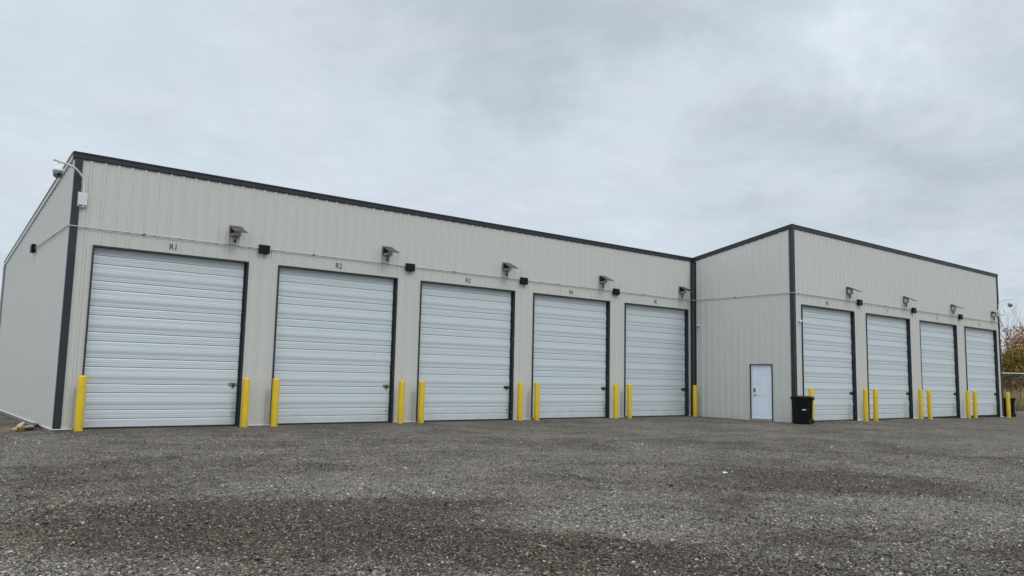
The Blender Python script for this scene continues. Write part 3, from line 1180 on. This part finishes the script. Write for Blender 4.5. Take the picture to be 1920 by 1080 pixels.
gz = float(ground_h(-.5, 1.3))
offcut((-.76, 1.02, gz + .050), (.15, .10, .09), (4, -3, -35), (.26, .21, .15), 'pale-topped squared wood block at the left end of the scrap pile')
offcut((-.62, 1.12, gz + .055), (.27, .10, .05), (10, -14, 10), (.36, .26, .15), 'tan splintered board lying low in the scrap pile')
offcut((-.50, 1.24, gz + .120), (.27, .10, .045), (18, -42, 22), (.44, .36, .25), 'pale tan board propped up highest in the scrap pile')
offcut((-.50, 1.10, gz + .055), (.13, .11, .10), (0, 8, 40), (.24, .12, .04), 'orange-brown wood block at the middle of the scrap pile')
offcut((-.36, 1.38, gz + .035), (.52, .10, .06), (5, 2, 48), (.07, .042, .025), 'dark brown long piece under the scrap pile')
offcut((-.30, 1.40, gz + .090), (.20, .09, .05), (25, -12, -20), (.30, .25, .19), 'greyish chip lying across the dark piece of the scrap pile')
offcut((-.16, 1.58, gz + .095), (.34, .10, .08), (-10, 6, 55), (.10, .085, .050), 'mossy dark beam end at the right end of the scrap pile, against the wall')
offcut((-.13, 1.62, gz + .155), (.20, .09, .025), (5, 10, 30), (.33, .28, .21), 'thin flat slat resting on the mossy beam end')

# small pale litter on the gravel
mb = MB()
mb.add([(-.06, -.03, .004), (.05, -.035, .004), (.065, .03, .012), (-.01, .045, .025), (-.07, .02, .006), (-.01, 0, .03)], [(0, 1, 5), (1, 2, 5), (2, 3, 5), (3, 4, 5), (4, 0, 5), (4, 3, 2, 1, 0)])
o = mb.build('litter', M_WHITE)
o.scale = (.75, .75, .75)
o.location = (7.22, -13.1, float(ground_h(7.22, -13.1)) + .008)
tag(o, 'small white scrap of litter lying on the open gravel', 'litter')


# ------------------------------------------------------------------ fence, trees and grass beyond the right end
def at(px, t):
    d = fw + rt2 * ((px - 960) / 1476.5)
    d = Vector((d.x, d.y)).normalized()
    return CAM_POS.x + d.x * t, CAM_POS.y + d.y * t


fx, fy = at(1900, 62)
fn = thing('chain_link_fence', 'galvanised chain-link fence with pale top rail before the autumn trees', 'fence', (fx, fy, 0))
FD_ = Vector((-.31, .95, 0)).normalized()
FL0, FL1 = -8.0, 7.0
TOPZ = 2.36
M_RAIL = mat('pale_rail', (0.62, 0.62, 0.58), 0.45)
mb = MB()
mb.tube([tuple(FD_ * FL0 + Vector((0, 0, TOPZ))), tuple(FD_ * FL1 + Vector((0, 0, TOPZ)))], .032, 8)
mb.build('top_rail', M_RAIL, fn)
for k in np.arange(FL0, FL1 + .1, 3.0):
    p = FD_ * float(k)
    z0 = float(ground_h(fx + p.x, fy + p.y))
    mb = MB()
    mb.tube([(p.x, p.y, z0 - .3), (p.x, p.y, TOPZ + .05)], .03, 8)
    mb.build('post', M_GALV, fn)
mb = MB()
hgt = TOPZ - .1
k = FL0
while k < FL1 - hgt:
    for sg in (0, 1):
        a = FD_ * (k + (hgt if sg else 0)) + Vector((0, 0, .1))
        b = FD_ * (k + (0 if sg else hgt)) + Vector((0, 0, TOPZ))
        mb.tube([a, b], .0013, 3, cap=False)
    k += .11
mb.build('wire_mesh', M_GALV, fn)

M_BARK = mat('grey_brown_bark', (0.095, 0.075, 0.060), 0.9, var=0.3, vscale=6)
M_TWIG = mat('thin_twigs', (0.120, 0.095, 0.085), 0.9)
LEAFC = {'olive': (.150, .112, .014), 'mustard': (.290, .180, .018), 'green': (.080, .076, .014), 'orange': (.36, .135, .035), 'rust': (.22, .085, .030)}
M_LEAF = {k: mat('leaf_' + k, c, 0.7, var=0.35, vscale=4) for k, c in LEAFC.items()}


def tree(name, label, base, height, spread, nstem, depth, leaf, leafmats, lsize=.11, lean=(0, 0), seed=1, cat='tree', leafz=(0, 99), clear=0.25, group=None):
    rn = random.Random(seed)
    x, y = base
    z = float(ground_h(x, y)) - .1
    t = thing(name, label, cat, (x, y, z), group=group)
    tb, lb = MB(), MB()
    tips = []

    def grow(p, d, ln, r, lev):
        seg = 4
        pts, rs = [p], [r]
        for i in range(seg):
            d = (d + Vector((rn.gauss(0, .10), rn.gauss(0, .10), rn.gauss(.03, .06)))).normalized()
            p = p + d * (ln / seg)
            pts.append(p)
            rs.append(r * (1 - .55 * (i + 1) / seg))
            if lev >= depth - 1:
                tips.append((p, d))
        tb.tube(pts, rs, 6 if lev < 2 else 3, 0 if lev < 2 else 1, cap=False)
        if lev >= depth:
            return
        nb = rn.randint(2, 4) if lev else rn.randint(4, 6)
        for j in range(nb):
            q = rn.uniform(clear if lev == 0 else .25, 1.0)
            i = min(seg - 1, int(q * seg))
            pp = pts[i] + (pts[i + 1] - pts[i]) * (q * seg - i)
            ang = rn.uniform(0, 2 * PI)
            out = Vector((math.cos(ang), math.sin(ang), rn.uniform(.1, .9))).normalized()
            nd = (d * .75 + out * spread).normalized()
            grow(pp, nd, ln * rn.uniform(.45, .72), max(.004, rs[i] * rn.uniform(.45, .65)), lev + 1)

    for s in range(nstem):
        a = rn.uniform(0, 2 * PI)
        d = Vector((math.cos(a) * spread * .5 * (nstem > 1) + lean[0], math.sin(a) * spread * .5 * (nstem > 1) + lean[1], 1)).normalized()
        grow(Vector((rn.uniform(-.2, .2), rn.uniform(-.2, .2), 0)) * (nstem > 1), d, height * rn.uniform(.50, .62), height * .013, 0)
    tb.build('trunk', [M_BARK, M_TWIG], t)
    if leaf:
        for _ in range(leaf):
            p, d = rn.choice(tips)
            c = p + Vector((rn.gauss(0, .16), rn.gauss(0, .16), rn.gauss(0, .14)))
            if not (leafz[0] <= c.z <= leafz[1]):
                continue
            mi = min(len(leafmats) - 1, int((mnoise.noise(c * 1.3) * .5 + .5 + rn.gauss(0, .16)) * len(leafmats)))
            mi = max(0, mi)
            s = lsize * rn.uniform(.6, 1.3)
            u = Vector((rn.gauss(0, 1), rn.gauss(0, 1), rn.gauss(0, 1))).normalized()
            w = u.cross(Vector((rn.gauss(0, 1), rn.gauss(0, 1), rn.gauss(0, 1)))).normalized()
            lb.add([c - u * s * .5, c + w * s * .3, c + u * s * .55, c - w * s * .3], [(0, 1, 2, 3)], mi)
        lb.build('crown', [M_LEAF[q] for q in leafmats], t)
    return t


grp = 'trees and shrubs beyond the fence'
tree('autumn_tree', 'slim tree with a few orange leaves high up, just past the building end', at(1898, 69), 5.9, .42, 2, 4, 2600, ['rust', 'orange', 'orange'], .15, seed=5, leafz=(3.2, 5.9), group=grp)
tree('bare_tree', 'tall bare grey tree at the right edge of the photo, branches leaning left', at(1934, 70), 7.0, .50, 2, 4, 0, ['rust'], seed=9, lean=(-.12, .3), group=grp)
tree('bare_tree', 'thin bare tree showing grey twigs above the orange-leaved tree', at(1890, 76), 6.0, .45, 1, 4, 0, ['rust'], seed=21, group=grp)
tree('autumn_shrub', 'olive and mustard leafy shrub directly behind the fence rail', at(1903, 67), 4.3, .75, 5, 3, 6500, ['olive', 'mustard', 'green', 'mustard', 'orange'], .14, seed=3, cat='shrub', group=grp)
tree('autumn_shrub', 'broad dark olive shrub at the right edge behind the fence', at(1934, 69), 4.4, .75, 5, 3, 9000, ['green', 'olive', 'mustard', 'mustard'], .14, seed=14, cat='shrub', group=grp)
tree('autumn_shrub', 'yellowing shrub partly hidden behind the building end', at(1872, 70), 4.2, .75, 5, 3, 8000, ['olive', 'mustard', 'green'], .13, seed=33, cat='shrub', group=grp)

# low brown brush and dry grass on the bank (uncountable ground cover)
gb = MB()
rn = random.Random(4)
for _ in range(26000):
    px = rn.uniform(1790, 2080)
    tt = rn.uniform(61.0, 80)
    x, y = at(px, tt)
    z = float(ground_h(x, y))
    dens = mnoise.noise(Vector((x * .6, y * .6, 0)))
    h = rn.uniform(.40, 1.15) * (1.1 + .7 * dens) * (0.55 if tt < 63 else 1.0)
    a = rn.uniform(0, 2 * PI)
    w = rn.uniform(.012, .028)
    lx, ly = rn.gauss(0, .25) * h, rn.gauss(0, .25) * h
    ux, uy = math.cos(a) * w, math.sin(a) * w
    mi = 0 if rn.random() < .62 + .5 * dens else (1 if rn.random() < .6 else 2)
    gb.add([(x - ux, y - uy, z - .05), (x + ux, y + uy, z - .05), (x + lx + ux * .3, y + ly + uy * .3, z + h), (x + lx - ux * .3, y + ly - uy * .3, z + h)], [(0, 1, 2, 3)], mi)
o = gb.build('dry_grass', [mat('straw_grass', (.40, .30, .125), 0.85, var=.3, vscale=2), mat('brown_brush', (.150, .098, .055), 0.9, var=.3), mat('olive_grass', (.15, .13, .045), 0.85)])
tag(o, 'tall straw-coloured dry grass and brown brush on the bank behind the fence', 'grass', kind='stuff')


# ------------------------------------------------------------------ loose stones over the near yard
def stones():
    t = (1 + 5 ** .5) / 2
    iv = np.array([(-1, t, 0), (1, t, 0), (-1, -t, 0), (1, -t, 0), (0, -1, t), (0, 1, t), (0, -1, -t), (0, 1, -t), (t, 0, -1), (t, 0, 1), (-t, 0, -1), (-t, 0, 1)], float)
    iv /= np.linalg.norm(iv[0])
    jf = np.array([(0, 11, 5), (0, 5, 1), (0, 1, 7), (0, 7, 10), (0, 10, 11), (1, 5, 9), (5, 11, 4), (11, 10, 2), (10, 7, 6), (7, 1, 8), (3, 9, 4), (3, 4, 2), (3, 2, 6), (3, 6, 8), (3, 8, 9), (4, 9, 5), (2, 4, 11), (6, 2, 10), (8, 6, 7), (9, 8, 1)])
    N = 120000
    dep = 5.2 * (19.0 / 5.2) ** (rng.random(N) ** 1.15)
    lat = (rng.random(N) * 2 - 1) * (dep * 0.70 + 0.6)
    f2 = np.array([math.sin(YAW), math.cos(YAW)])
    r2 = np.array([math.cos(YAW), -math.sin(YAW)])
    xy = np.array([CAM_POS.x, CAM_POS.y]) + dep[:, None] * f2 + lat[:, None] * r2
    keep = xy[:, 1] < -0.9
    keep &= ~((xy[:, 0] > 22.0) & (xy[:, 1] > -5.6))
    xy = xy[keep]
    n = len(xy)
    size = np.clip(rng.lognormal(math.log(.0066), .40, n), .004, .024)
    sc = np.stack([size * rng.uniform(.75, 1.35, n), size * rng.uniform(.75, 1.35, n), size * rng.uniform(.5, .95, n)], 1)
    v = iv[None] * (1 + rng.uniform(-.28, .28, (n, 12, 1))) * sc[:, None, :]
    a = rng.uniform(0, 2 * PI, n)
    b = rng.normal(0, .35, n)
    cb, sb = np.cos(b)[:, None], np.sin(b)[:, None]
    y1 = v[..., 1] * cb - v[..., 2] * sb
    z1 = v[..., 1] * sb + v[..., 2] * cb
    ca, sa = np.cos(a)[:, None], np.sin(a)[:, None]
    x2 = v[..., 0] * ca - y1 * sa
    y2 = v[..., 0] * sa + y1 * ca
    gh = ground_h(xy[:, 0], xy[:, 1])
    out = np.stack([x2 + xy[:, 0:1], y2 + xy[:, 1:2], z1 + (gh + sc[:, 2] * .25)[:, None]], -1).reshape(-1, 3)
    fc = (jf[None] + (np.arange(n) * 12)[:, None, None]).reshape(-1, 3)
    o = np_mesh('gravel', out, fc, stones_material())
    tag(o, 'loose grey crushed stones scattered over the open yard', 'gravel', kind='stuff')


stones()
